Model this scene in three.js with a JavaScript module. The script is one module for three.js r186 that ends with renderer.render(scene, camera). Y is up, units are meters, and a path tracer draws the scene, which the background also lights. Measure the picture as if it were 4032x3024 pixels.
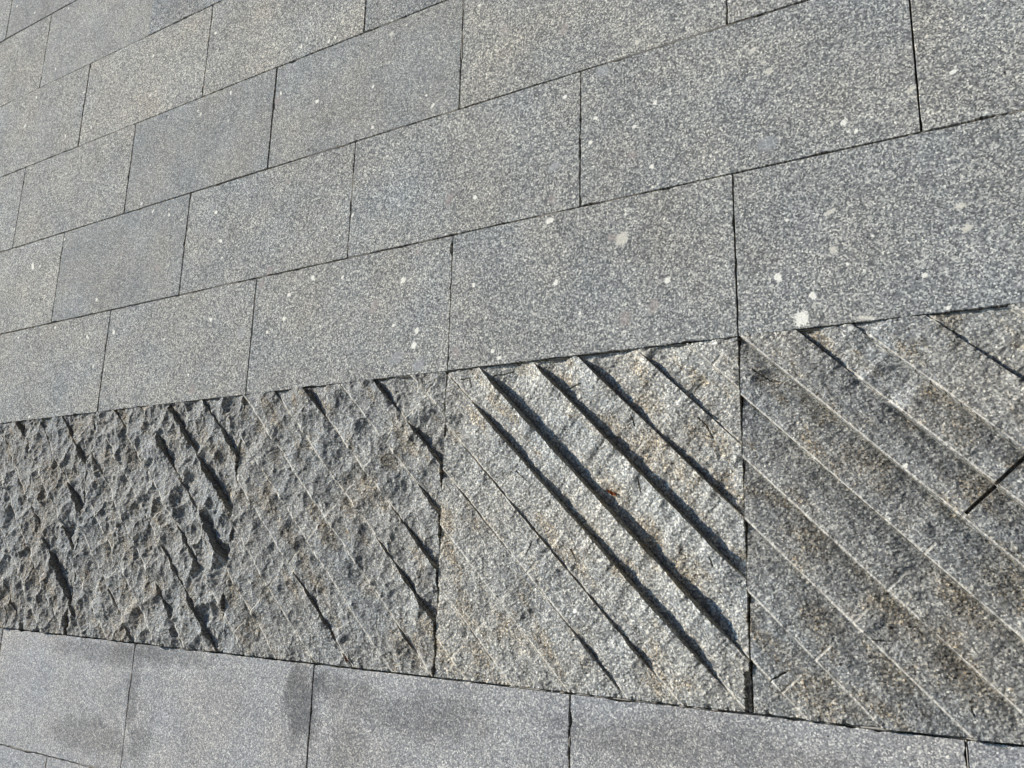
import * as THREE from 'three';
import { Sky } from 'three/addons/objects/Sky.js';
import { mergeGeometries } from 'three/addons/utils/BufferGeometryUtils.js';

// ---------------------------------------------------------------- camera, sky, sun, exposure
const scene = new THREE.Scene();
const camera = new THREE.PerspectiveCamera(50.43, 4 / 3, 0.05, 5000);
camera.position.set(0, 1.4192, 1.332);
camera.rotation.set(0.21507, 0.54302, 0.02588, 'YXZ');

const SUN = new THREE.Vector3(-2.05, 0.9, 1.0).normalize();
const sky = new Sky();
sky.name = 'sky';
sky.scale.setScalar(2000);
sky.userData = { kind: 'structure' };
const su = sky.material.uniforms;
su.sunPosition.value.copy(SUN);
su.turbidity.value = 9; su.rayleigh.value = 0.35; su.mieCoefficient.value = 0.004;
su.cloudCoverage.value = 0.5; su.cloudDensity.value = 0.4;
scene.add(sky);
scene.environmentIntensity = 0.12;

const sun = new THREE.DirectionalLight(0xfff0da, 4.2);
sun.position.copy(SUN).multiplyScalar(30).add(new THREE.Vector3(-1.2, 1.8, 0));
sun.target.position.set(-1.2, 1.8, 0);
sun.castShadow = true;
sun.shadow.mapSize.set(4096, 4096);
Object.assign(sun.shadow.camera, { left: -6, right: 6, top: 6, bottom: -6, near: 1, far: 60 });
scene.add(sun, sun.target);

const renderer = new THREE.WebGLRenderer({ antialias: true });
renderer.toneMapping = THREE.LinearToneMapping;
renderer.toneMappingExposure = 1.62;
renderer.shadowMap.enabled = true;

// ---------------------------------------------------------------- seeded randomness and noise
function rng(seed) {
  let a = seed >>> 0;
  return () => {
    a = (a + 0x6D2B79F5) | 0;
    let t = Math.imul(a ^ (a >>> 15), 1 | a);
    t = (t + Math.imul(t ^ (t >>> 7), 61 | t)) ^ t;
    return ((t ^ (t >>> 14)) >>> 0) / 4294967296;
  };
}
const P = new Uint8Array(512), GX = new Float32Array(256), GY = new Float32Array(256), HV = new Float32Array(256);
{
  const r = rng(77), p = [...Array(256).keys()];
  for (let i = 255; i > 0; i--) { const j = Math.floor(r() * (i + 1)); [p[i], p[j]] = [p[j], p[i]]; }
  for (let i = 0; i < 512; i++) P[i] = p[i & 255];
  for (let i = 0; i < 256; i++) { const a = r() * Math.PI * 2; GX[i] = Math.cos(a); GY[i] = Math.sin(a); HV[i] = r(); }
}
function noise(x, y) {                      // gradient noise, about -0.7 .. 0.7
  const fx = Math.floor(x), fy = Math.floor(y), X = fx & 255, Y = fy & 255;
  x -= fx; y -= fy;
  const u = x * x * x * (x * (x * 6 - 15) + 10), v = y * y * y * (y * (y * 6 - 15) + 10);
  const a = P[P[X] + Y], b = P[P[X + 1] + Y], c = P[P[X] + Y + 1], d = P[P[X + 1] + Y + 1];
  const n0 = GX[a] * x + GY[a] * y, n1 = GX[b] * (x - 1) + GY[b] * y;
  const n2 = GX[c] * x + GY[c] * (y - 1), n3 = GX[d] * (x - 1) + GY[d] * (y - 1);
  const p = n0 + (n1 - n0) * u, q = n2 + (n3 - n2) * u;
  return p + (q - p) * v;
}
function fbm(x, y, o) { let s = 0, a = 1; for (let i = 0; i < o; i++) { s += a * noise(x, y); a *= 0.5; x = x * 2.03 + 17.3; y = y * 2.03 - 9.1; } return s; }
const hash = (i, j) => HV[P[(P[i & 255] + j) & 255]];
const clamp = (x, a = 0, b = 1) => Math.min(b, Math.max(a, x));
const smooth = (a, b, x) => { const t = clamp((x - a) / (b - a)); return t * t * (3 - 2 * t); };
const toSRGB = new Uint8Array(4097);
for (let i = 0; i <= 4096; i++) { const c = i / 4096; toSRGB[i] = Math.round(255 * (c <= 0.0031308 ? 12.92 * c : 1.055 * Math.pow(c, 1 / 2.4) - 0.055)); }
const enc = (c) => toSRGB[(clamp(c) * 4096) | 0];

// ---------------------------------------------------------------- granite grain: mosaics of crystals, 1.2 m square tiles
const TS = 2048, MM = 1200 / TS;             // 0.586 mm a texel
function grainTile(seed, cellPx, mix) {
  const n = Math.round(TS / cellPx), cs = TS / n, r = rng(seed);
  const px = new Float32Array(n * n), py = new Float32Array(n * n), val = new Float32Array(n * n), wt = new Float32Array(n * n), ex = new Float32Array(n * n), ey = new Float32Array(n * n);
  for (let i = 0; i < n * n; i++) {
    px[i] = r(); py[i] = r();
    const k = r(), q = r();
    val[i] = k < mix[0] ? 0.08 + 0.09 * q : k < mix[0] + mix[1] ? 0.17 + 0.15 * q : k < 0.96 ? 0.36 + 0.2 * q : 0.6 + 0.18 * q;
    wt[i] = 0.7 + 0.6 * r();
    const a = r() * Math.PI, e = 1 + 0.8 * r(); ex[i] = Math.cos(a) * e; ey[i] = Math.sin(a) * e;
  }
  const out = new Float32Array(TS * TS);
  for (let y = 0; y < TS; y++) {
    for (let x = 0; x < TS; x++) {
      const wx = x / cs + 0.45 * (hash(x >> 1, y >> 1) - 0.5), wy = y / cs + 0.45 * (hash((y >> 1) + 71, x >> 1) - 0.5);
      const ix = Math.floor(wx), iy = Math.floor(wy);
      let best = 1e9, v = 0;
      for (let j = -1; j <= 1; j++) for (let i = -1; i <= 1; i++) {
        const c = ((iy + j + n) % n) * n + (ix + i + n) % n;
        const dx = ix + i + px[c] - wx, dy = iy + j + py[c] - wy;
        const al = dx * ex[c] + dy * ey[c];
        const d = (dx * dx + dy * dy + 0.6 * al * al) * wt[c];
        if (d < best) { best = d; v = val[c]; }
      }
      out[y * TS + x] = v * (0.86 + 0.28 * hash(x, y + 131));
    }
  }
  return out;
}
const COARSE = grainTile(11, 3.9, [0.33, 0.38]);
const FINE = grainTile(23, 3.1, [0.3, 0.46]);
const HONED = grainTile(37, 3.2, [0.3, 0.46]);
console.log('grain tiles done');

// marks that stand out on single slabs. Units: x, y in metres / 0.6 on the wall plane as surveyed, radii in mm
const SPOTS = [];
const spot = (kind, rx, ry, list) => list.forEach(([x, y], i) => SPOTS.push([x, y, rx * (0.8 + 0.4 * hash(i, 5 + rx)), ry * (0.8 + 0.4 * hash(i, 9 + ry)), kind]));
spot('white', 4, 7, [[-2.294, 2.511], [-2.459, 2.54], [-3.093, 2.404], [-2.564, 2.355], [-4.004, 2.569], [-4.238, 2.582], [-4.612, 2.929], [-4.97, 3.226], [-4.46, 3.066], [-3.366, 1.965], [-3.238, 1.919], [-4.425, 3.459], [-2.894, 2.457], [-3.516, 2.617], [-4.611, 2.114]]);
spot('white', 7, 6, [[-2.91, 1.862], [-2.857, 1.713], [-4.688, 2.768], [-2.338, 2.245], [-1.159, 1.921], [-1.046, 1.806], [-2.421, 1.299], [-2.403, 1.397], [-2.862, 1.354], [-3.729, 1.568]]);
spot('white', 5, 6, [[-1.514, 1.624], [-2.028, 2.223], [-1.72, 2.045], [-2.017, 2.033], [-0.852, 1.582], [-2.09, 1.675], [-0.839, 1.802], [-3.058, 2.814], [-4.057, 1.473], [-3.678, 1.229], [-0.258, 1.543], [-1.506, 1.296], [-0.805, 1.2], [-4.17, 1.016], [-1.419, 1.049]]);
spot('white', 7, 8, [[-2.277, 1.448], [-1.817, 1.365], [-1.184, 1.253], [-0.397, 1.09], [-0.486, 1.156], [-0.287, 1.579], [-1.741, 1.162], [-1.751, 1.109], [-3.555, 1.382]]);
spot('cream', 9, 6, [[-0.483, 1.801], [-0.528, 1.887], [-0.337, 1.212], [-0.019, 1.211], [-0.027, 1.275], [-0.337, 1.324], [-0.895, 2.035], [-0.115, 1.629], [-1.948, 2.44]]);
spot('pink', 12, 17, [[-1.625, 1.642], [-1.949, 1.28], [-2.571, 1.469], [-0.848, 1.124], [-0.942, 1.098], [-1.168, 2.179], [-1.416, 2.268], [-2.937, 1.048], [-2.527, 1.516], [-1.569, 1.061]]);
spot('grey', 18, 13, [[-1.196, 1.666], [-1.832, 1.067], [-2.663, 1.268], [-0.499, 1.569], [-1.726, 1.033], [-1.024, 1.975]]);
SPOTS.push([-0.952, 1.363, 17, 15, 'cream'], [-0.985, 1.372, 13, 9, 'pink'], [-0.428, 1.029, 13, 16, 'white'], [-1.211, 1.475, 11, 6, 'white'], [-4.36, 1.854, 8, 16, 'white'], [-0.267, 1.009, 16, 4, 'cream']);
const SPOTCOL = { white: [0.76, 0.74, 0.65, 0.93], cream: [0.62, 0.59, 0.5, 0.75], pink: [0.31, 0.27, 0.245, 0.55], grey: [0.3, 0.31, 0.31, 0.6], dark: [0.05, 0.05, 0.05, 0.8], hole: [0.025, 0.025, 0.025, 1] };
// thin old saw marks [x0, y0, x1, y1]
const SCRATCH = [[-2.83, 1.87, -2.66, 1.52], [-2.988, 1.42, -2.92, 1.12], [-4.06, 1.46, -3.97, 1.06]];
// a stain at one joint and ragged darker blotches on the slabs under the band [x, y, rx, ry, strength] (wall units)
const DARK_BLOTCHES = [[-2.16, -0.13, 0.1, 0.15, 0.5], [-2.03, -0.06, 0.12, 0.05, 0.3], [-2.95, -0.03, 0.3, 0.045, 0.32], [-3.3, -0.05, 0.4, 0.05, 0.3], [-3.1, -0.2, 0.05, 0.14, 0.3], [-3.35, -0.38, 0.35, 0.08, 0.3],
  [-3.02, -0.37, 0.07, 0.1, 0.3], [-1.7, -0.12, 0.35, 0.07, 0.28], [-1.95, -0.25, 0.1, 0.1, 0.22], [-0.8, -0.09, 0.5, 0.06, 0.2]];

function slabTexture(w, h, x0, y0, W, H, opt) {      // W, H in wall units; returns a colour map of that one stone
  const data = new Uint8Array(w * h * 4), r = rng(opt.seed);
  const ox = Math.floor(r() * TS), oy = Math.floor(r() * TS), fx = r() < 0.5 ? -1 : 1, fy = r() < 0.5 ? -1 : 1;
  const tile = opt.tile, sc = (W * 600 / w) / MM, n0 = r() * 200;
  const L = new Float32Array(w * h * 3);
  const gain = opt.gain ?? 1, warm = opt.warm ?? 0, con = opt.con ?? 1;
  for (let y = 0; y < h; y++) for (let x = 0; x < w; x++) {
    const tx = ((Math.floor(x * sc) * fx + ox) % TS + TS) % TS, ty = ((Math.floor(y * sc) * fy + oy) % TS + TS) % TS;
    let v = tile[ty * TS + tx];
    const mx = x / w * W * 600, my = y / h * H * 600;
    const big = fbm(mx / 130 + n0, my / 130, 3), mid = noise(mx / 17 - n0, my / 17 + 3), tint = fbm(mx / 190 - n0, my / 190 + 40, 2);
    v = 0.27 + (v - 0.27) * con;
    v *= gain * (1 + 0.17 * big + 0.12 * mid);
    const k = clamp((v - 0.1) / 0.45), wm = warm + 0.065 * tint;
    const i = (y * w + x) * 3, T = opt.tint ?? [1, 1, 1];
    L[i] = v * T[0] * (0.97 + 0.05 * k + wm); L[i + 1] = v * T[1] * (1.0 + 0.2 * wm); L[i + 2] = v * T[2] * (0.985 - 0.12 * k - 0.7 * wm);
  }
  const px = w / (W * 600);                           // texels per mm
  const blob = (cx, cy, rx, ry, col, ang, jag) => {
    const R = Math.max(rx, ry) * 1.5, X0 = Math.max(0, Math.floor((cx - R) * px)), X1 = Math.min(w - 1, Math.ceil((cx + R) * px)), Y0 = Math.max(0, Math.floor((cy - R) * px)), Y1 = Math.min(h - 1, Math.ceil((cy + R) * px));
    const ca = Math.cos(ang), sa = Math.sin(ang);
    for (let y = Y0; y <= Y1; y++) for (let x = X0; x <= X1; x++) {
      const dx = x / px - cx, dy = y / px - cy, a = (dx * ca + dy * sa) / rx, b = (-dx * sa + dy * ca) / ry;
      const d = Math.pow(Math.abs(a) ** 2.6 + Math.abs(b) ** 2.6, 1 / 2.6) + jag * (noise(x / px / 5 + cx, y / px / 5 + cy) + 0.8 * noise(x / px / 1.8, y / px / 1.8));
      const m = (1 - smooth(0.86, 1.02, d)) * col[3];
      if (m <= 0) continue;
      const i = (y * w + x) * 3, g = 0.85 + 0.3 * hash(x >> 1, y >> 1) + 0.3 * noise(x / px / 2.4, y / px / 2.4 + cx);
      for (let c = 0; c < 3; c++) L[i + c] += (col[c] * g - L[i + c]) * m;
    }
  };
  for (const [sx, sy, rx, ry, kind] of SPOTS)
    if (sx > x0 - 0.05 && sx < x0 + W + 0.05 && sy > y0 - 0.05 && sy < y0 + H + 0.05) blob((sx - x0) * 600, (sy - y0) * 600, rx * 0.86, ry * 0.86, SPOTCOL[kind], hash(rx * 10 | 0, 3) * 1.2 - 0.6, 0.55);
  for (let q = 0; q < (opt.extra ?? 14); q++) {
    const k = r(), kind = k < 0.5 ? 'white' : k < 0.7 ? 'cream' : k < 0.86 ? 'pink' : 'dark', s = kind === 'pink' ? 4 + 9 * r() : 1.8 + 2.6 * r();
    blob(r() * W * 600, r() * H * 600, s, s * (0.5 + r() * 0.9), SPOTCOL[kind], r() * 3, 0.35);
  }
  for (let q = 0; q < 3; q++) blob(r() * W * 600, r() * H * 600, 1.3 + r(), 1.2 + r() * 1.2, SPOTCOL.hole, r() * 3, 0.3);
  for (const [a, b, c, d] of SCRATCH) {
    const ax = (a - x0) * 600, ay = (b - y0) * 600, bx = (c - x0) * 600, by = (d - y0) * 600, len = Math.hypot(bx - ax, by - ay);
    if (Math.max(a, c) < x0 || Math.min(a, c) > x0 + W || Math.max(b, d) < y0 || Math.min(b, d) > y0 + H) continue;
    for (let t = 0; t < len * px * 1.5; t++) {
      const f = t / (len * px * 1.5), X = Math.round((ax + (bx - ax) * f + 1.5 * noise(f * 9, a)) * px), Y = Math.round((ay + (by - ay) * f) * px);
      if (noise(f * 14, b * 3) < -0.12) continue;
      for (let e = 0; e < 3; e++) if (X + e >= 0 && X + e < w && Y >= 0 && Y < h) { const i = (Y * w + X + e) * 3; for (let c2 = 0; c2 < 3; c2++) L[i + c2] *= e === 2 ? 1.3 : 0.55; }
    }
  }
  if (opt.paint) opt.paint(L, w, h);
  if (opt.darkBlotches) for (const [sx, sy, rx, ry, st] of DARK_BLOTCHES) {
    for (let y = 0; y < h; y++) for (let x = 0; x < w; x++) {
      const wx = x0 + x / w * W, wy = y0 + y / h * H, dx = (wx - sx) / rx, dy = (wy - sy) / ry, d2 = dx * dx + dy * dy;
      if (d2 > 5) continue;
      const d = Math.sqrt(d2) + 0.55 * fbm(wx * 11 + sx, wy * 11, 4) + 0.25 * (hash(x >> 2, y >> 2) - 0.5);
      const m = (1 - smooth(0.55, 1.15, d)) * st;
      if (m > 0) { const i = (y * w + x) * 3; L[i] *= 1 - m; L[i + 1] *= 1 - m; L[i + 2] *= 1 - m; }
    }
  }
  for (let i = 0; i < w * h; i++) { data[i * 4] = enc(L[i * 3]); data[i * 4 + 1] = enc(L[i * 3 + 1]); data[i * 4 + 2] = enc(L[i * 3 + 2]); data[i * 4 + 3] = 255; }
  const t = new THREE.DataTexture(data, w, h, THREE.RGBAFormat);
  t.colorSpace = THREE.SRGBColorSpace; t.magFilter = THREE.LinearFilter; t.minFilter = THREE.LinearMipmapLinearFilter; t.generateMipmaps = true; t.anisotropy = 8; t.needsUpdate = true;
  return t;
}

// relief of a flamed face and of a split face, 0.6 m tiles
function bumpTile(seed, n, split) {
  const data = new Uint8Array(n * n * 4), r = rng(seed), o = r() * 90;
  for (let y = 0; y < n; y++) for (let x = 0; x < n; x++) {
    const mx = x / n * 600, my = y / n * 600;
    let v = split ? 0.5 + 0.4 * noise(mx / 5.5 + o, my / 4) + 0.3 * noise(mx / 2.6, my / 2.4 + o) + 0.14 * (hash(x >> 1, y >> 1) - 0.5)
      : 0.5 + 0.36 * noise(mx / 4.2 + o, my / 4.2) + 0.3 * noise(mx / 2.1, my / 2.1 + o) + 0.12 * (hash(x >> 1, y >> 1) - 0.5);
    const b = Math.round(255 * clamp(v)), i = (y * n + x) * 4;
    data[i] = data[i + 1] = data[i + 2] = b; data[i + 3] = 255;
  }
  const t = new THREE.DataTexture(data, n, n, THREE.RGBAFormat);
  t.wrapS = t.wrapT = THREE.RepeatWrapping; t.magFilter = THREE.LinearFilter; t.needsUpdate = true;
  return t;
}
const flamedBumps = [bumpTile(5, 1024, false), bumpTile(6, 1024, false)];
flamedBumps.forEach((b) => b.repeat.set(1, 0.5));
const splitBump = bumpTile(8, 1024, true);

// ---------------------------------------------------------------- the wall
const U = 0.6, Y0 = 1.2;                      // one panel is 0.6 m; the band starts 1.2 m above the pavement
const wall = new THREE.Group();
wall.name = 'granite_wall';
wall.userData = { label: 'tall grey granite wall of smooth slabs with a rough diagonally grooved band', category: 'wall', kind: 'thing' };
scene.add(wall);
function add(geometry, material, name, label) {
  const m = new THREE.Mesh(geometry, material);
  m.name = name; m.castShadow = m.receiveShadow = true;
  if (label) m.userData.label = label;
  wall.add(m);
  return m;
}

// courses: [y bottom, y top, offset of joints]
const up = [1, 1.4996, 1.9953, 2.4862, 2.987, 3.4775, 3.975, 4.473, 4.97];
const rows = [];
for (let i = 0; i < 8; i++) rows.push({ y0: up[i], y1: up[i + 1], off: i % 2 ? -0.1 : -0.6, above: true, i });
for (let i = 0; i < 4; i++) rows.push({ y0: -0.5 * (i + 1), y1: -0.5 * i, off: i % 2 ? -0.63 : -0.12, above: false, i });

// looks of the slabs that differ: row index, left joint -> type
const LOOK = { '2:-3.6': ['fine', 0.97, 0.0], '2:-2.6': ['fine', 1.0, 0.0], '1:-4.1': ['fine', 0.97, 0.0], '4:-4.6': ['fine', 1.05, 0.0], '4:-3.6': ['coarse', 0.9, -0.01],
  '3:-4.1': ['coarse', 1.1, 0.035], '3:-3.1': ['coarse', 1.06, 0.03], '2:-1.6': ['coarse', 1.04, 0.02], '1:-3.1': ['coarse', 1.0, 0], '0:-4.6': ['coarse', 1.0, 0.01], '1:-1.1': ['coarse', 0.98, -0.005],
  '0:-0.6': ['coarse', 0.95, -0.01], '1:-0.1': ['coarse', 1.0, 0.0], '3:-2.1': ['coarse', 0.9, -0.015], '5:-5.1': ['fine', 0.95, 0], '3:-5.1': ['coarse', 1.0, 0.02], '2:-4.6': ['coarse', 1.02, 0.02], '1:-5.1': ['coarse', 1.06, 0.03], '4:-5.6': ['coarse', 1.0, 0.03] };
const MIN = -6.2, MAX = 2.2;
const spare = [];
function slabMaterial(map, bump, honed) {
  return new THREE.MeshPhysicalMaterial({ map, bumpMap: bump, bumpScale: honed ? 0.00022 : 0.00042, roughness: honed ? 0.8 : 0.95, specularIntensity: honed ? 0.5 : 0.3 });
}
function slabGeometry(w, h, seed, fine, ragBottom) {     // w, h in metres, origin at the lower left, front face at z = 0
  const r = rng(seed), pts = [], step = fine ? 0.009 : 0.06, n0 = r() * 100;
  const chips = [];
  for (let i = 0; i < (fine ? 16 : 0); i++) chips.push([r() * 4, 0.0006 + 0.0034 * r() * r(), 0.004 + 0.014 * r()]);
  const side = (k, x0, y0, x1, y1, nx, ny) => {
    const L = Math.hypot(x1 - x0, y1 - y0), n = Math.round(L / step);
    for (let i = 0; i < n; i++) {
      const f = i / n, d = f * L;
      let inw = 0.0002 + 0.0005 * noise(d * 60 + n0, k * 7.7) + 0.0006 * noise(d * 9 + n0, k * 3.1 + 20);
      for (const [c, dep, wid] of chips) if (Math.floor(c) === k) { const q = Math.abs((c - k) * L - d) / wid; if (q < 1) inw += dep * (1 - q * q) * (0.6 + 0.8 * hash(i, seed)); }
      if (ragBottom && k === 0) inw += 0.0012 * Math.max(0, noise(d * 35 + n0, 50) + 0.3 * noise(d * 140, n0)) * 1.6;
      if (i === 0) inw += 0.0004;
      inw = Math.max(0, inw);
      pts.push(new THREE.Vector2(x0 + (x1 - x0) * f + nx * inw + (i === 0 ? (nx === 0 ? Math.sign(x1 - x0) * inw : 0) : 0), y0 + (y1 - y0) * f + ny * inw + (i === 0 ? (ny === 0 ? Math.sign(y1 - y0) * inw : 0) : 0)));
    }
  };
  side(0, 0, 0, w, 0, 0, 1); side(1, w, 0, w, h, -1, 0); side(2, w, h, 0, h, 0, -1); side(3, 0, h, 0, 0, 1, 0);
  const g = new THREE.ExtrudeGeometry(new THREE.Shape(pts), { depth: 0.0286, bevelEnabled: true, bevelThickness: 0.0007, bevelSize: 0.0006, bevelOffset: -0.0006, bevelSegments: 1, curveSegments: 1 });
  g.translate(0, 0, -0.0293);
  const p = g.attributes.position, uv = g.attributes.uv;
  for (let i = 0; i < p.count; i++) uv.setXY(i, p.getX(i) / w, p.getY(i) / h);
  return g;
}
let slabSeed = 900;
const verticals = [], horizontals = new Set();
for (const row of rows) {
  const k0 = Math.ceil(MIN - row.off), k1 = Math.floor(MAX - row.off);
  horizontals.add(row.y0); horizontals.add(row.y1);
  for (let k = k0; k <= k1; k++) {
    const xl = row.off + k, seed = ++slabSeed, jr = rng(seed * 7);
    const cx = xl + 0.5;
    // which stones the photograph shows: those get a texture of their own
    const left = row.above ? [-4.9, -5.3, -5.3, -5.4, -5.7, -5.9][row.i] ?? 99 : [-4.3, -4.3][row.i] ?? 99;
    const right = row.above ? [1.0, 1.0, 0.4, -0.6, -2.0, -3.5][row.i] ?? -99 : [1.0, -2.5][row.i] ?? -99;
    const seen = cx > left && cx < right;
    const gap = row.above ? 0.0013 : 0.0014, gx = 0.001 + 0.0006 * jr();
    const w = U - 2 * gx, h = (row.y1 - row.y0) * U - 2 * gap;
    const key = `${row.i}:${xl.toFixed(1)}`;
    const look = row.above ? LOOK[key] ?? ['coarse', 0.97 + 0.06 * jr(), 0.02 * (jr() - 0.4)] : ['honed', 1.13, -0.012];
    let mat;
    const tile = look[0] === 'fine' ? FINE : look[0] === 'honed' ? HONED : COARSE;
    if (seen || spare.length < 4) {
      const tex = slabTexture(1024, 512, xl, row.y0, 1, row.y1 - row.y0, { seed, tile, gain: look[1], warm: look[2], con: look[0] === 'coarse' ? 0.98 : look[0] === 'honed' ? 0.85 : 0.95, tint: row.above ? [1, 1, 1] : [1.0, 0.985, 1.012], darkBlotches: !row.above, extra: row.above ? 7 : 1 });
      mat = slabMaterial(tex, flamedBumps[seed % 2], look[0] === 'honed');
      if (!seen || (row.above && row.i === 0 && spare.length < 4)) spare.push(mat);
    } else mat = spare[seed % spare.length];
    const g = slabGeometry(w, h, seed, seen, row.above && row.i === 0);
    const m = add(g, mat, 'granite_slab');
    // small lippage: no two stones sit in quite the same plane
    m.position.set(xl * U + gx, Y0 + row.y0 * U + gap, (jr() - 0.5) * 0.0018 + (row.above ? 0 : -0.002));
    m.rotation.set((jr() - 0.5) * 0.003, (jr() - 0.5) * 0.003, 0);
    verticals.push([xl, row.y0, row.y1, row.above && row.i === 0 && Math.abs(xl + 2.6) < 0.05 ? -4 : jr()]);
  }
}
console.log('slabs done');

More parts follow.
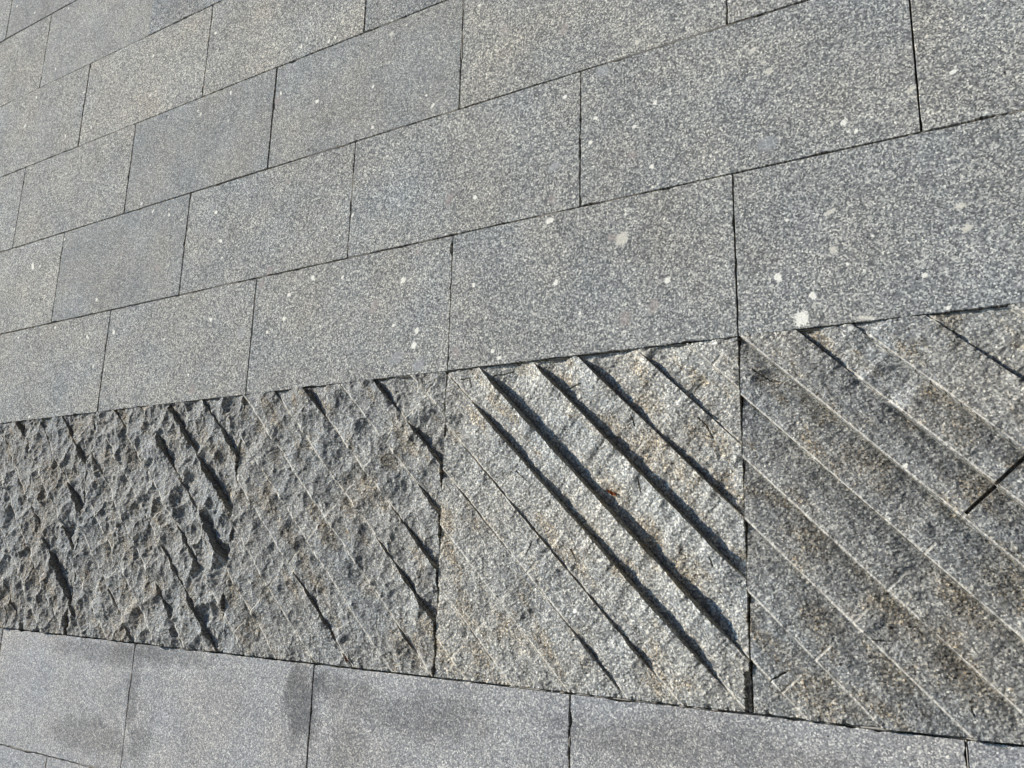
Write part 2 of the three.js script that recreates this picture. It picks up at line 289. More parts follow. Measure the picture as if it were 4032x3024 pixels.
// ---------------------------------------------------------------- the carved band: split panels with diagonal saw cuts
// steps: for every saw cut (u + v = s) a list of [u, mm], how much the stone on the lower left of the cut stands above the one on its upper right
const PANELS = [
  { x: -0.6, scoops: [[0.07, 0.87, 26, 4], [0.4, 0.35, 30, 3], [0.25, 0.62, 36, 3], [0.33, 0.21, 30, 2.5], [0.56, 0.62, 30, 3]], cracks: [[0.034, 0.901, 0.079, 0.866, 0.111, 0.859], [0.286, 0.2, 0.337, 0.2], [0.495, 0.062, 0.5, 0.05], [0.046, 0.082, 0.093, 0.112]], seed: 4, n: 420, rough: 1.15, facet: 0.12, amp: 3.1, pos: 0.9, keep: 0.4, level: -3, along: 3, shell: 60, gain: 0.9, cross: 0.018, crossDeep: [1.02, 2], notch: false,
    label: 'split stone panel with long diagonal grooves and one dark cross cut, at the right',
    cuts: [[0.13, [[0, -3]]], [0.303, [[0, -6], [0.3, -5]]], [0.49, [[0, -7], [0.25, -8], [0.5, -5]]], [0.655, [[0, -6], [0.3, -8], [0.65, -6]]], [0.828, [[0, -6], [0.4, -8], [0.8, -5]]], [1.003, [[0, -6], [0.3, -7], [0.6, -8], [1, -5]]],
      [1.155, [[0.15, 5], [0.175, 15], [0.205, 16], [0.24, 9], [0.28, 4], [0.31, -2], [0.36, 2], [0.4, -6], [0.7, -7], [1, -5]]], [1.296, [[0.3, 8], [0.32, 6], [0.34, -2], [0.5, -6], [1, -6]]], [1.473, [[0.47, 1], [0.52, 7], [0.58, 7], [0.62, 9], [0.66, 15], [0.8, 16], [1, 12]]], [1.65, [[0.65, -3], [1, -4]]], [1.82, [[0.82, -3]]]],
    rust: [[0.21, 0.771, 26], [0.418, 0.729, 16], [0.075, 0.871, 16], [0.478, 0.794, 22], [0.151, 0.445, 24], [0.341, 0.268, 30], [0.485, 0.31, 26], [0.606, 0.336, 34], [0.472, 0.149, 40], [0.345, 0.124, 28], [0.163, 0.243, 26], [0.146, 0.059, 40], [0.3, 0.62, 30], [0.55, 0.55, 30]] },
  { x: -1.605, scoops: [[0.05, 0.8, 46, 6], [0.3, 0.4, 22, 3], [0.2, 0.62, 26, 2.5], [0.36, 0.2, 28, 3.5], [0.63, 0.16, 24, 3], [0.5, 0.37, 22, 3], [0.85, 0.36, 18, 3]], cracks: [[0.187, 0.969, 0.22, 0.969, 0.258, 0.974], [0.443, 0.895, 0.476, 0.902, 0.508, 0.912], [0.061, 0.965, 0.092, 0.965, 0.101, 0.935], [0.288, 0.644, 0.328, 0.614], [0.703, 0.612, 0.705, 0.572], [0.681, 0.795, 0.686, 0.767], [0.883, 0.777, 0.904, 0.754, 0.921, 0.718], [0.907, 0.39, 0.913, 0.365], [0.481, 0.404, 0.497, 0.373], [0.328, 0.388, 0.349, 0.425]], seed: 3, n: 420, rough: 1.3, facet: 0.2, amp: 1.8, pos: 1.1, keep: 0.3, level: -3, along: 1.4, shell: 50, gain: 1.1, cross: 0.0, crossDeep: null, notch: true,
    label: 'pale split stone panel with five broad black shadowed grooves',
    cuts: [[0.12, [[0, -2]]], [0.282, [[0, -3], [0.12, 1], [0.28, -1]]], [0.475, [[0, -4], [0.2, -5], [0.35, -2], [0.48, -2]]], [0.66, [[0, -3], [0.06, 2], [0.15, 3], [0.26, 1], [0.36, -3], [0.47, 3], [0.54, 8], [0.59, 6], [0.66, -1]]],
      [0.815, [[0, -3], [0.1, 1], [0.2, 4], [0.4, 5], [0.5, 3], [0.6, 5], [0.655, 11], [0.7, 10], [0.73, 2], [0.8, -1]]], [0.99, [[0, 1], [0.09, 0], [0.13, 9], [0.18, 17], [0.25, 16], [0.33, 13], [0.42, 15], [0.48, 16], [0.495, 12], [0.51, 14], [0.6, 16], [0.7, 18], [0.8, 17], [0.88, 12], [0.93, 1], [1, -1]]],
      [1.13, [[0.13, 0], [0.155, 8], [0.19, 22], [0.3, 24], [0.4, 21], [0.5, 24], [0.55, 21], [0.565, 17], [0.58, 20], [0.62, 24], [0.7, 20], [0.8, 20], [0.86, 25], [0.92, 20], [0.95, 8], [1, 2]]],
      [1.335, [[0.335, 0], [0.355, 6], [0.385, 22], [0.43, 21], [0.455, 13], [0.48, 17], [0.58, 21], [0.65, 18], [0.668, 15], [0.68, 21], [0.75, 20], [0.85, 23], [0.92, 19], [0.97, 15], [1, 5]]],
      [1.5, [[0.5, 5], [0.53, 16], [0.58, 19], [0.63, 15], [0.68, 15], [0.72, 10], [0.745, 6], [0.765, 6], [0.79, 10], [0.85, 15], [0.92, 16], [0.97, 12], [1, 3]]], [1.695, [[0.695, 0], [0.72, 3], [0.735, 14], [0.765, 14], [0.785, 7], [0.83, 6], [0.843, 5], [0.855, 11], [0.89, 9], [0.93, 4], [1, 2]]], [1.85, [[0.8, -2]]]],
    rust: [[0.734, 0.824, 24], [0.459, 0.918, 18], [0.62, 0.58, 22], [0.833, 0.355, 26], [0.268, 0.166, 30], [0.752, 0.055, 26], [0.492, 0.386, 20], [0.9, 0.72, 26], [0.83, 0.62, 30], [0.72, 0.7, 34], [0.6, 0.78, 30], [0.17, 0.08, 26]] },
  { x: -2.61, scoops: [[0.87, 0.57, 52, 7], [0.9, 0.76, 34, 5], [0.85, 0.24, 50, 7], [0.89, 0.37, 40, 5], [0.36, 0.24, 40, 5], [0.25, 0.78, 44, 5], [0.2, 0.1, 60, 6], [0.6, 0.15, 44, 4]], seed: 2, n: 400, rough: 1.0, facet: 1.05, amp: 2.4, pos: 1.1, keep: 0.35, level: -4, along: 1.6, shell: 50, gain: 0.86, cross: -0.012, crossDeep: null, notch: false,
    label: 'dark split stone panel with a pale cut running up its other diagonal',
    cuts: [[0.14, [[0, -2]]], [0.3, [[0, -3], [0.3, -2]]], [0.485, [[0, -4], [0.3, -5], [0.48, 0]]], [0.662, [[0, -3], [0.3, -4], [0.4, 3], [0.45, 6], [0.52, 8], [0.58, 5], [0.66, 0]]], [0.83, [[0, -3], [0.5, -4], [0.8, -2]]], [0.995, [[0, -4], [0.3, -5], [0.6, -4], [0.8, 1], [0.88, 4], [1, 1]]],
      [1.17, [[0.17, 4], [0.2, 3], [0.3, -3], [0.5, -5], [0.7, -2], [0.8, 3], [0.88, 10], [0.96, 16], [1, 13]]], [1.335, [[0.335, 9], [0.36, 14], [0.4, 9], [0.44, 1], [0.55, -4], [0.7, -4], [0.8, 1], [0.86, 7], [0.93, 10], [0.97, 12], [1, 9]]], [1.515, [[0.515, 4], [0.55, 1], [0.6, -4], [0.82, -4], [0.9, 4], [0.95, 12], [1, 9]]], [1.68, [[0.68, 14], [0.72, 16], [0.78, 9], [0.82, 2], [0.86, 3], [0.885, 12], [0.94, 16], [1, 10]]], [1.85, [[0.9, -2]]]],
    rust: [[0.681, 0.61, 30], [0.607, 0.547, 26], [0.894, 0.09, 40], [0.709, 0.273, 20], [0.151, 0.131, 34], [0.203, 0.233, 26], [0.103, 0.868, 20], [0.467, 0.909, 20], [0.3, 0.45, 18]] },
  { x: -3.615, scoops: [[0.92, 0.14, 40, 8], [0.8, 0.45, 44, 7], [0.54, 0.36, 34, 6], [0.3, 0.31, 40, 6], [0.58, 0.13, 44, 7], [0.74, 0.66, 36, 5], [0.47, 0.73, 34, 6], [0.3, 0.68, 40, 5]], seed: 1, n: 360, rough: 1.1, facet: 1.6, amp: 2.3, pos: 1.1, keep: 0.25, level: -4, along: 1.2, shell: 46, gain: 0.84, cross: 0.01, crossDeep: null, notch: false,
    label: 'heavily chipped split stone panel with short stepped grooves and jagged shadows',
    cuts: [[0.13, [[0, 2]]], [0.3, [[0, -4]]], [0.47, [[0, -4], [0.4, 2]]], [0.64, [[0, -5], [0.4, -6]]], [0.815, [[0, 3], [0.3, -5], [0.55, -4], [0.63, 9], [0.68, 9], [0.74, -3]]], [0.985, [[0, 4], [0.1, -6], [0.5, -4], [0.84, 9], [0.92, 9], [1, 3]]], [1.15, [[0.15, 5], [0.2, 3], [0.3, -5], [0.6, -5], [0.7, 5], [0.76, 11], [0.84, 7], [0.9, -3]]],
      [1.335, [[0.335, 0], [0.42, -3], [0.45, 7], [0.5, 14], [0.56, 13], [0.61, 8], [0.64, -3], [0.7, 6], [0.8, 2], [0.84, 12], [0.9, 20], [0.97, 18], [1, 6]]], [1.525, [[0.525, 8], [0.55, 15], [0.6, 17], [0.66, 15], [0.72, 12], [0.755, 4], [0.79, 12], [0.85, 20], [0.92, 18], [0.97, 15], [1, 5]]], [1.755, [[0.755, 4], [0.79, 6], [0.85, 0], [0.9, 7], [0.95, 11], [1, 6]]]],
    rust: [[0.458, 0.13, 30], [0.381, 0.202, 24], [0.791, 0.17, 24], [0.861, 0.775, 30], [0.328, 0.772, 30], [0.6, 0.85, 20], [0.25, 0.4, 24]] },
  { x: -4.62, scoops: [[0.93, 0.46, 40, 7], [0.89, 0.72, 34, 6], [0.41, 0.88, 34, 6], [0.6, 0.9, 34, 5], [0.6, 0.35, 44, 6]], seed: 9, n: 340, rough: 1.1, facet: 1.6, amp: 2.3, pos: 1.1, keep: 0.25, level: -4, along: 1.2, shell: 46, gain: 0.82, cross: 0.0, crossDeep: null, notch: false,
    label: 'heavily chipped split stone panel with rusty brown patches, at the far left',
    cuts: [[0.15, [[0, -3]]], [0.31, [[0, 3]]], [0.48, [[0, -4]]], [0.65, [[0, -5], [0.5, 4]]], [0.82, [[0, -4], [0.7, -6]]], [0.99, [[0, 4], [0.5, -6], [1, -4]]], [1.15, [[0.15, 5], [0.5, -5], [0.76, 4], [0.8, 10], [0.9, 16], [0.98, 15], [1, 8]]], [1.345, [[0.345, 11], [0.38, 10], [0.42, 3], [0.5, -4], [0.85, -3], [0.9, 11], [0.97, 11], [1, 4]]], [1.535, [[0.535, 9], [0.57, 12], [0.61, 2], [0.7, -4], [0.85, 2], [0.89, 12], [0.95, 16], [1, 14]]], [1.74, [[0.74, 4], [0.79, 9], [0.84, 6], [0.87, 3], [0.91, 8], [0.96, 15], [1, 12]]]],
    rust: [[0.666, 0.464, 40], [0.683, 0.259, 40], [0.514, 0.119, 40], [0.874, 0.939, 24], [0.736, 0.732, 34], [0.663, 0.668, 24]] },
  { x: -5.625, seed: 12, n: 130, rough: 1, facet: 1, amp: 1.5, pos: 1, keep: 0, level: -5, along: 1, shell: 46, gain: 0.9, cross: 0.0, copy: 3, label: 'split stone panel beyond the left edge of the view' },
  { x: 0.405, seed: 14, n: 160, rough: 0.9, facet: 0.3, amp: 1.5, pos: 1, keep: 0, level: -4, along: 1.5, shell: 46, gain: 0.95, cross: 0.0, copy: 1, label: 'split stone panel beyond the right edge of the view' },
  { x: 1.41, seed: 15, n: 130, rough: 1, facet: 0.4, amp: 1.5, pos: 1, keep: 0, level: -4, along: 1.5, shell: 46, gain: 0.95, cross: 0.0, copy: 2, label: 'outermost split stone panel beyond the right edge of the view' },
];
const lerpTable = (tab, u) => {
  if (u <= tab[0][0]) return tab[0][1];
  for (let i = 1; i < tab.length; i++) if (u <= tab[i][0]) { const [a, p] = tab[i - 1], [b, q] = tab[i]; return p + (q - p) * (u - a) / (b - a); }
  return tab[tab.length - 1][1];
};
function panelField(pn) {
  const cuts = pn.copy !== undefined ? PANELS[pn.copy].cuts.map(([s, t]) => [s, t.map(([a, b]) => [a, b * 0.8])]) : pn.cuts;
  const S = cuts.map((c) => Math.round(c[0] * pn.n) / pn.n), o = pn.seed * 31.7, sd = pn.seed * 13;
  const KW = 0.0046;                                   // half the width of a saw cut, in units of u + v
  const jit = (i, u) => { const d = u * 600; return 0.4 * fbm(d / 34 + i * 9.3, o, 4); };
  const step = (i, u) => { const s = lerpTable(cuts[i][1], u); return (s < 0 ? pn.amp : pn.pos ?? 1) * s * (1 + (s > 0 ? 1.5 : 0.35) * jit(i, u)) + (s > 3 ? 3.6 * noise(u * 600 / 12, i * 5 + o) + 1.8 * noise(u * 600 / 4.5, i * 7 - o) : 0); };
  return (u, v) => {
    const s = u + v, t = u - v, X = u * 600, Y = v * 600;
    let i = 0; while (i < S.length && s >= S[i]) i++;   // strip i lies between cut i-1 and cut i
    const sl = i > 0 ? S[i - 1] : -0.05, sr = i < S.length ? S[i] : 2.05;
    const ul = clamp((sl + t) / 2), ur = clamp((sr + t) / 2);
    const a0 = i > 0 ? step(i - 1, ul) : 0, a1 = i < S.length ? step(i, ur) : 0;
    const hl = a0 > 0 ? -0.38 * a0 : -0.55 * a0, hr = a1 > 0 ? 0.62 * a1 : 0.45 * a1;
    const q = clamp((s - sl) / (sr - sl)), e = Math.pow(q, hr > hl ? 1.5 : 2.2);
    let h = hl + (hr - hl) * e;
    const R = pn.rough;
    // the split face: broad swell, flakes, crystal-sized crumbs
    const wx = X + 6 * noise(X / 19 + o, Y / 19), wy = Y + 6 * noise(X / 19, Y / 19 - o);
    const tt = (wx - wy) * 0.707, ss = (wx + wy) * 0.707, el = pn.along;      // flakes run out along the cuts
    h += R * (2.0 * noise(tt / (48 * el) + o, ss / 42) + 1.5 * noise(tt / (22 * el) - o, ss / 17 + i * 3.7) + 0.85 * noise(wx / 11 + i, wy / 6 + o) + 0.5 * noise(X / 5.5, Y / 3.2 + o));
    h += R * 0.8 * (0.35 - Math.abs(noise(tt / (15 * el) + 3 * o, ss / 12))) + 0.2 * (hash((X / 1.7 | 0) + sd, Y / 1.7 | 0) - 0.5);
    for (const [a, b, rad, dep] of pn.scoops ?? []) {
      const dx = (X - a * 600 + 4 * noise(Y / 13, o)) / rad, dy = (Y - b * 600 + 4 * noise(X / 13, o)) / (rad * 0.62), r2 = dx * dx + dy * dy + 0.25 * noise(X / 16, Y / 16 + a);
      if (r2 < 1) h -= dep * (1 - r2);
    }
    for (const c of pn.cracks ?? []) for (let k = 0; k + 3 < c.length; k += 2) {
      const ax = c[k] * 600, ay = c[k + 1] * 600, ex = c[k + 2] * 600 - ax, ey = c[k + 3] * 600 - ay, f = clamp(((X - ax) * ex + (Y - ay) * ey) / (ex * ex + ey * ey));
      const d = Math.hypot(X - ax - f * ex + 1.2 * noise(Y / 5, o), Y - ay - f * ey + 1.2 * noise(X / 5, o));
      if (d < 1.3) h -= 4.5 * (1 - d / 1.8);
    }
    // the standing edge beside a cut is bitten
    if (i < S.length && a1 > 4) h -= clamp(1 - (sr - s) * 424 / 9) * 9 * Math.max(0, noise(ur * 600 / 14, o + i * 3) - 0.12 + 0.3 * noise(ur * 600 / 4, o));
    // shell-shaped flakes broken out of each strip: shallow bowls that meet in sharp crests
    if (pn.facet > 0) {
      const cs = pn.shell ?? 44, ta = (t * 600 / 1.414 + 7 * noise(X / 15 + o, Y / 15)) / (cs * 0.95), sa = (s * 600 / 1.414 + 7 * noise(X / 15, Y / 15 + o)) / cs;
      const ti = Math.floor(ta), si = Math.floor(sa);
      let best = 1e9;
      for (let b = -1; b <= 1; b++) for (let a = -1; a <= 1; a++) {
        const A = ti + a, B = si + b, dx = A + hash(A + i * 13, B + sd) - ta, dy = B + hash(B + 57 + i * 7, A + sd) - sa;
        const d = (dx * dx + dy * dy) * (0.8 + 1.6 * hash(A + 5, B + sd + 9)) + 0.9 * hash(A + 91, B + i * 3 + sd);
        if (d < best) best = d;
      }
      h += pn.facet * 5.2 * (Math.min(best, 1.5) - 0.55);
      const tb = tt / 17, sb = ss / 13, tj = Math.floor(tb), sj = Math.floor(sb);
      best = 1e9;
      for (let b = -1; b <= 1; b++) for (let a = -1; a <= 1; a++) {
        const A = tj + a, B = sj + b, dx = A + hash(A, B + sd) - tb, dy = B + hash(B + 33, A + sd) - sb;
        const d = (dx * dx + dy * dy) * (0.6 + 1.4 * hash(A + 15, B + sd + 9)) + 1.1 * hash(A + 61, B + sd);
        if (d < best) best = d;
      }
      h += Math.min(1.3, 0.35 + 0.75 * pn.facet) * 1.7 * (Math.min(best, 1.4) - 0.6);
    }
    // what is left of the saw cut itself
    const dl = s - sl, dr = sr - s, dk = Math.min(dl, dr), ki = dl < dr ? i - 1 : i;
    let cut = 0;
    if (dk < KW && ki >= 0 && ki < S.length) {
      const uk = dl < dr ? ul : ur, st = step(ki, uk), keep = noise(uk * 600 / 45 + ki * 3.3, o + 5);
      if (keep > -0.3) { const low = st > 0 ? dl < dr : dr <= dl; if (low || Math.abs(st) < 4) { h -= 0.4 + 1.3 * clamp(keep + 0.35); } }
    }
    // the cross cut along the other diagonal, only stubs of it left
    const dc = Math.abs(t - pn.cross);
    if (dc < 0.0052) {
      const deep = pn.crossDeep && s > pn.crossDeep[0];
      const stub = q < 0.3 + 0.35 * hash(i + 3, sd + 7) && i > 0;
      if (deep) { h -= 11; cut = 0.3; } else if (stub) { h -= 0.3 + 1.1 * (1 - q / 0.6) * hash(i, sd + 9); cut = 1; }
    }
    // chipped arrises around the panel
    const d = Math.min(u, v, 1 - u, 1 - v) * 600, side = d === u * 600 ? 0 : d === v * 600 ? 1 : d === (1 - u) * 600 ? 2 : 3, al = (side & 1 ? X : Y);
    const along = clamp(1 - d / 9) * Math.max(0, noise(al / 16 + side * 9, o) + 0.4 * noise(al / 5, o + side));
    h -= 4.5 * along * Math.min(1.3, R + 0.3);
    if (pn.notch && u > 1 - 0.013 - 0.006 * noise(Y / 9, 3) - 0.005 * noise(Y / 3, 7) && v < 0.1 + 0.016 * noise(X / 6, 1)) { h -= 9 + 6 * noise(Y / 8, X / 4); }
    return [h + pn.level, cut, ki >= 0 && ki < S.length ? dk * 424 : 99, ki, dl < dr ? ul : ur];
  };
}
function panelTexture(pn, field, w) {
  return slabTexture(w, w, pn.x, 0, 1, 1, { seed: 300 + pn.seed, tile: COARSE, gain: pn.gain, con: 0.85, warm: 0.016, extra: 3,
    paint: (L) => {
      const o = pn.seed * 3.1;
      for (let y = 0; y < w; y++) for (let x = 0; x < w; x++) {
        const u = x / w, v = y / w, i = (y * w + x) * 3;
        // iron staining between the crystals
        let m = 0;
        for (const [a, b, rad] of pn.rust ?? []) {
          const dx = (u - a + 0.55 * (v - b)) * 430 / rad, dy = (v - b) * 430 / rad, d2 = dx * dx + dy * dy;
          if (d2 < 3) m = Math.max(m, 0.7 - 0.7 * smooth(0.1, 1.3, Math.sqrt(d2) + 0.75 * fbm(u * 26 + o, v * 26, 4)));
        }
        m = Math.max(m, 0.75 * smooth(0.05, 0.55, fbm((u - v) * 4 + o, (u + v) * 9 - o, 4)));
        if (m > 0.02) {
          const g = hash(x >> 2, (y >> 2) + 40), k = m * (0.35 + 0.65 * g), hot = g > 0.9 ? 1 : 0;
          L[i] *= 1 + k * (-0.02 + 0.3 * hot); L[i + 1] *= 1 - k * (0.12 - 0.1 * hot); L[i + 2] *= 1 - k * (0.26 + 0.12 * hot);
          if (g < 0.16 && m > 0.4) { L[i] *= 0.4; L[i + 1] *= 0.36; L[i + 2] *= 0.33; }
        }
        // sawn faces keep a fine, dusty, lighter surface
        const f = field(u, v), st = f[2] < 5 ? lerpTable((pn.cuts ?? PANELS[pn.copy].cuts)[f[3]][1], f[4]) : 99;
        let sawn = f[1] > 0.5 ? 0.6 : 0;
        if (f[2] < 5 && st < 5) { const keep = noise(f[4] * 600 / 30 + f[3] * 3.3, o + 5) + 0.6 * noise(f[4] * 600 / 6, f[3] + o); sawn = Math.max(sawn, 0.8 * smooth(-0.5 - pn.keep, 0 - pn.keep, keep) * (f[2] < 0.7 ? 0.15 : 1 - smooth(2.2, 3.6 + keep * 2, f[2]))); }
        if (sawn > 0.02) { const g = 0.88 + 0.24 * hash(x, y); L[i] += (0.6 * g - L[i]) * sawn; L[i + 1] += (0.565 * g - L[i + 1]) * sawn; L[i + 2] += (0.48 * g - L[i + 2]) * sawn; }
      }
    } });
}
function panelGeometry(pn, field) {
  const n = pn.n, N = n + 1, size = 1.005 * U - 0.0044, pos = new Float32Array((N * N + 4 * N) * 3), uv = new Float32Array((N * N + 4 * N) * 2), idx = [];
  for (let j = 0; j < N; j++) for (let i = 0; i < N; i++) {
    const u = i / n, v = j / n, k = j * N + i, o = pn.seed * 5.3;
    const du = Math.min(u, 1 - u) * 600, dv = Math.min(v, 1 - v) * 600;
    const ch = (a, d, e) => clamp(1 - d / 7) * Math.max(0, 0.0002 + 0.0011 * noise(a * 60 + e, o) + 0.0018 * Math.max(0, noise(a * 19 + e, o + 8) - 0.12));
    pos[k * 3] = u * size + ch(v, du, u < 0.5 ? 0 : 40) * (u < 0.5 ? 1 : -1);
    pos[k * 3 + 1] = v * size + ch(u, dv, v < 0.5 ? 80 : 120) * (v < 0.5 ? 1 : -1);
    pos[k * 3 + 2] = field(u, v)[0] / 1000;
    uv[k * 2] = u; uv[k * 2 + 1] = v;
  }
  // the steep walls of the cuts get a grain of their own instead of a smeared one
  const xp = [], xu = [], base = N * N + 4 * N;
  const tri = (a, b, c, near, far) => {
    const za = pos[near * 3 + 2], zb = pos[far * 3 + 2], dz = Math.abs(za - zb);
    if (dz < 0.003) { idx.push(a, b, c); return; }
    const low = za < zb ? za : zb, dir = za < zb ? -1 : 1;
    for (const k of [a, b, c]) {
      idx.push(base + xp.length / 3);
      const drop = (Math.max(za, zb) - pos[k * 3 + 2]) / U * 0.7 * dir;
      xp.push(pos[k * 3], pos[k * 3 + 1], pos[k * 3 + 2]); xu.push(uv[k * 2] + drop + 0.02 * dir, uv[k * 2 + 1] + drop + 0.02 * dir);
    }
  };
  for (let j = 0; j < n; j++) for (let i = 0; i < n; i++) { const a = j * N + i, b = a + 1, c = a + N, d = c + 1; tri(a, b, c, a, b); tri(b, d, c, b, d); }   // diagonals run along the saw cuts
  let at = N * N;
  const rim = (list) => {
    const first = at;
    for (const k of list) { pos.set([pos[k * 3], pos[k * 3 + 1], -0.06], at * 3); uv.set([uv[k * 2], uv[k * 2 + 1]], at * 2); at++; }
    for (let i = 0; i < n; i++) idx.push(list[i], first + i, list[i + 1], first + i, first + i + 1, list[i + 1]);
  };
  const seq = [...Array(N).keys()];
  rim(seq.map((i) => i)); rim(seq.map((i) => n + i * N)); rim(seq.map((i) => N * N - 1 - i)); rim(seq.map((i) => (n - i) * N));
  const g = new THREE.BufferGeometry();
  const allP = new Float32Array(pos.length + xp.length), allU = new Float32Array(uv.length + xu.length);
  allP.set(pos); allP.set(xp, pos.length); allU.set(uv); allU.set(xu, uv.length);
  g.setAttribute('position', new THREE.BufferAttribute(allP, 3));
  g.setAttribute('uv', new THREE.BufferAttribute(allU, 2));
  g.setIndex(new THREE.BufferAttribute(new Uint32Array(idx), 1));
  g.computeVertexNormals();
  return g;
}
const fields = [];
PANELS.forEach((pn, k) => {
  const field = panelField(pn); fields.push(field);
  const mat = new THREE.MeshPhysicalMaterial({ map: panelTexture(pn, field, pn.n > 200 ? 1024 : 512), bumpMap: splitBump, bumpScale: 0.0007, roughness: 0.9, specularIntensity: 0.35, flatShading: true });
  const m = add(panelGeometry(pn, field), mat, 'split_panel', pn.label);
  m.position.set(pn.x * U + 0.0022, Y0 + 0.0022, 0);
});
console.log('panels done');

// ---------------------------------------------------------------- mortar and core
const mortarTex = (() => {
  const n = 256, d = new Uint8Array(n * n * 4);
  for (let y = 0; y < n; y++) for (let x = 0; x < n; x++) {
    const g = 0.27 * (0.75 + 0.35 * fbm(x / 20, y / 20, 3) + 0.4 * hash(x, y)), i = (y * n + x) * 4;
    d[i] = enc(g * 1.06); d[i + 1] = enc(g); d[i + 2] = enc(g * 0.86); d[i + 3] = 255;
  }
  const t = new THREE.DataTexture(d, n, n, THREE.RGBAFormat);
  t.colorSpace = THREE.SRGBColorSpace; t.wrapS = t.wrapT = THREE.RepeatWrapping; t.magFilter = THREE.LinearFilter; t.needsUpdate = true;
  return t;
})();
const mortar = new THREE.MeshStandardMaterial({ map: mortarTex, roughness: 0.95 });
function jointStrip(len, half, seed, fill) {           // along +x, front at a ragged depth
  const n = Math.max(8, Math.round(len / 0.006)), pos = [], uv = [], idx = [];
  for (let i = 0; i <= n; i++) {
    const d = i / n * len, k = fbm(d * 9 + seed * 3.7, seed * 1.3, 3) + 0.35 * noise(d * 70, seed);
    const z = k > fill ? -0.0006 - 0.0012 * clamp(0.5 + noise(d * 120, seed + 4)) : -0.0045 - 0.007 * clamp((fill - k) * 2.5) - 0.001 * hash(i, seed);
    pos.push(d, -half, -0.03, d, -half, z, d, half, z, d, half, -0.03);
    for (let c = 0; c < 4; c++) uv.push(d * 4, c * 0.02);
  }
  for (let i = 0; i < n; i++) for (let c = 0; c < 3; c++) { const a = i * 4 + c; idx.push(a, a + 4, a + 1, a + 1, a + 4, a + 5); }
  const g = new THREE.BufferGeometry();
  g.setAttribute('position', new THREE.Float32BufferAttribute(pos, 3));
  g.setAttribute('uv', new THREE.Float32BufferAttribute(uv, 2));
  g.setIndex(idx); g.computeVertexNormals();
  return g;
}
let js = 0;
const XL = (MIN - 0.6) * U, XR = (MAX + 0.9) * U;
for (const y of [...horizontals].sort((a, b) => a - b)) {
  const edge = y === 0 || y === 1;
  const m = add(jointStrip(XR - XL, edge ? 0.0016 : 0.00118, ++js, edge ? 0.24 : 0.12), mortar, 'bed_joint');
  m.position.set(XL, Y0 + y * U, edge ? -0.0015 : 0);
}
for (const [x, y0, y1, r] of verticals) {
  const m = add(jointStrip((y1 - y0) * U, 0.0009, ++js, 0.02 + 0.5 * r), mortar, 'head_joint');
  m.position.set(x * U, Y0 + y0 * U, 0); m.rotation.z = Math.PI / 2;
}
for (const pn of PANELS) {
  const m = add(jointStrip(U, 0.002, ++js, 0.5), mortar, 'head_joint');
  m.position.set(pn.x * U, Y0, -0.008); m.rotation.z = Math.PI / 2;
}
{
  const g = new THREE.BoxGeometry(XR - XL, 4.2, 0.34);
  const m = add(g, new THREE.MeshStandardMaterial({ map: mortarTex, color: 0x9a958c, roughness: 0.95 }), 'wall_core');
  m.position.set((XL + XR) / 2, 2.1, -0.0615 - 0.17);
}

// ---------------------------------------------------------------- pavement in front of the wall (below the view)
{
  const n = 512, d = new Uint8Array(n * n * 4);
  for (let y = 0; y < n; y++) for (let x = 0; x < n; x++) {
    const g = 0.24 * (0.85 + 0.2 * fbm(x / 60, y / 60, 4) + 0.3 * hash(x, y)), i = (y * n + x) * 4;
    d[i] = enc(g * 1.02); d[i + 1] = enc(g); d[i + 2] = enc(g * 0.95); d[i + 3] = 255;
  }
  const t = new THREE.DataTexture(d, n, n, THREE.RGBAFormat);
  t.colorSpace = THREE.SRGBColorSpace; t.wrapS = t.wrapT = THREE.RepeatWrapping; t.repeat.set(60, 60); t.magFilter = THREE.LinearFilter; t.needsUpdate = true;
  const m = new THREE.Mesh(new THREE.PlaneGeometry(120, 120), new THREE.MeshStandardMaterial({ map: t, roughness: 0.9 }));
  m.rotation.x = -Math.PI / 2; m.position.set(0, -0.002, 0);
  m.name = 'pavement'; m.userData = { kind: 'structure' }; m.receiveShadow = true; m.castShadow = true;
  scene.add(m);
}

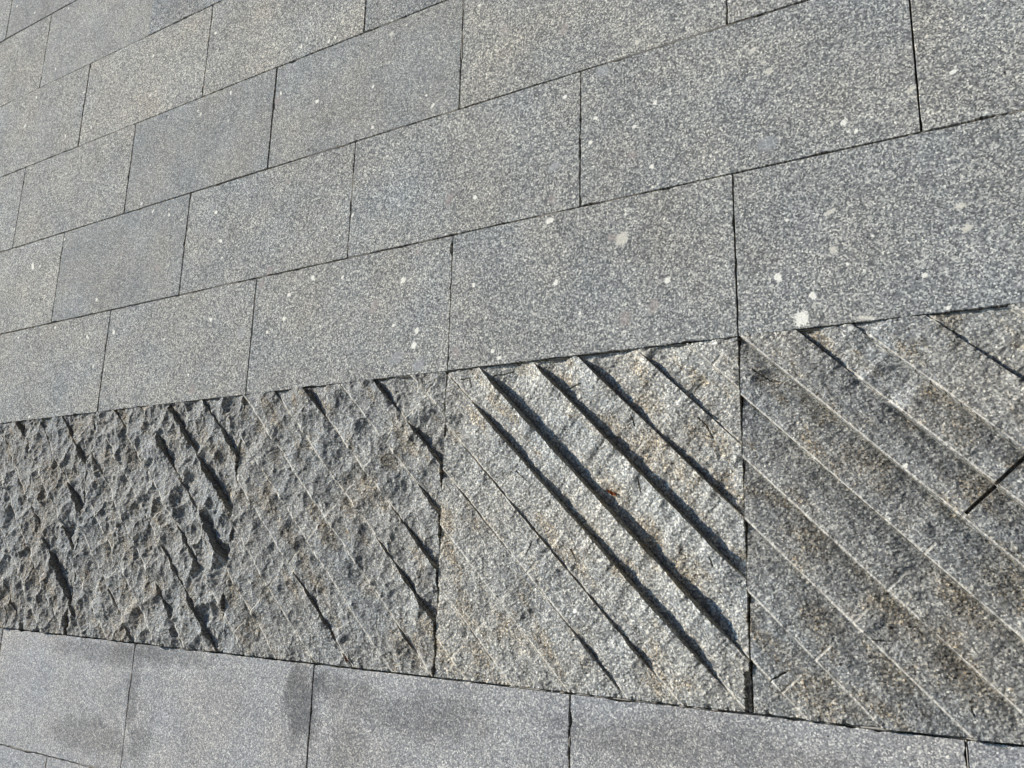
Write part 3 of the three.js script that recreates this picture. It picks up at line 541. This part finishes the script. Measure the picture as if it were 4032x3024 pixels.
// ---------------------------------------------------------------- bits of dry leaf caught in the grooves
function leafBit(len, wid, color, seed, label, pos, rot) {
  const n = 10, k = 6, top = [], idx = [], r = rng(seed), o = r() * 50;
  for (const z of [0.00025, -0.00025]) for (let j = 0; j <= k; j++) for (let i = 0; i <= n; i++) {
    const a = i / n, b = j / k - 0.5, wv = wid * Math.sin(Math.PI * (0.06 + 0.88 * a)) * (0.8 + 0.5 * noise(a * 5 + o, b * 2));
    top.push((a - 0.5) * len, b * wv, z + 0.0035 * b * b * 4 * (0.4 + a) + 0.0015 * noise(a * 4, b * 4 + o));
  }
  const N = (n + 1) * (k + 1);
  for (let j = 0; j < k; j++) for (let i = 0; i < n; i++) { const a = j * (n + 1) + i, b = a + 1, c = a + n + 1, e = c + 1; idx.push(a, b, c, b, e, c, N + a, N + c, N + b, N + b, N + c, N + e); }
  const rimL = [];
  for (let i = 0; i <= n; i++) rimL.push(i);
  for (let j = 1; j <= k; j++) rimL.push(j * (n + 1) + n);
  for (let i = n - 1; i >= 0; i--) rimL.push(k * (n + 1) + i);
  for (let j = k - 1; j >= 1; j--) rimL.push(j * (n + 1));
  rimL.forEach((a, i) => { const b = rimL[(i + 1) % rimL.length]; idx.push(a, N + a, b, b, N + a, N + b); });
  const g = new THREE.BufferGeometry();
  g.setAttribute('position', new THREE.Float32BufferAttribute(top, 3)); g.setIndex(idx); g.computeVertexNormals();
  const m = new THREE.Mesh(g, new THREE.MeshStandardMaterial({ color, roughness: 0.8, side: THREE.DoubleSide }));
  m.name = 'leaf_fragment' + (seed > 60 ? '_001' : ''); m.userData = { label, category: 'leaf' }; m.castShadow = m.receiveShadow = true;
  m.position.copy(pos); m.rotation.set(...rot);
  scene.add(m);
}
const onPanel = (k, u, v, lift) => new THREE.Vector3(PANELS[k].x * U + u * U, Y0 + v * U, fields[k](u, v)[0] / 1000 + lift);
leafBit(0.02, 0.008, 0x9a5a2c, 55, 'small orange brown scrap of dry leaf in a shadowed groove of the pale panel', onPanel(1, 0.612, 0.575, 0.002), [0.3, 0.2, -0.6]);
leafBit(0.013, 0.005, 0x8a5c40, 66, 'small brown scrap of dry leaf just above the lower edge of the band', onPanel(2, 0.64, 0.03, 0.0015), [0.2, 0.3, -1.0]);

renderer.render(scene, camera);
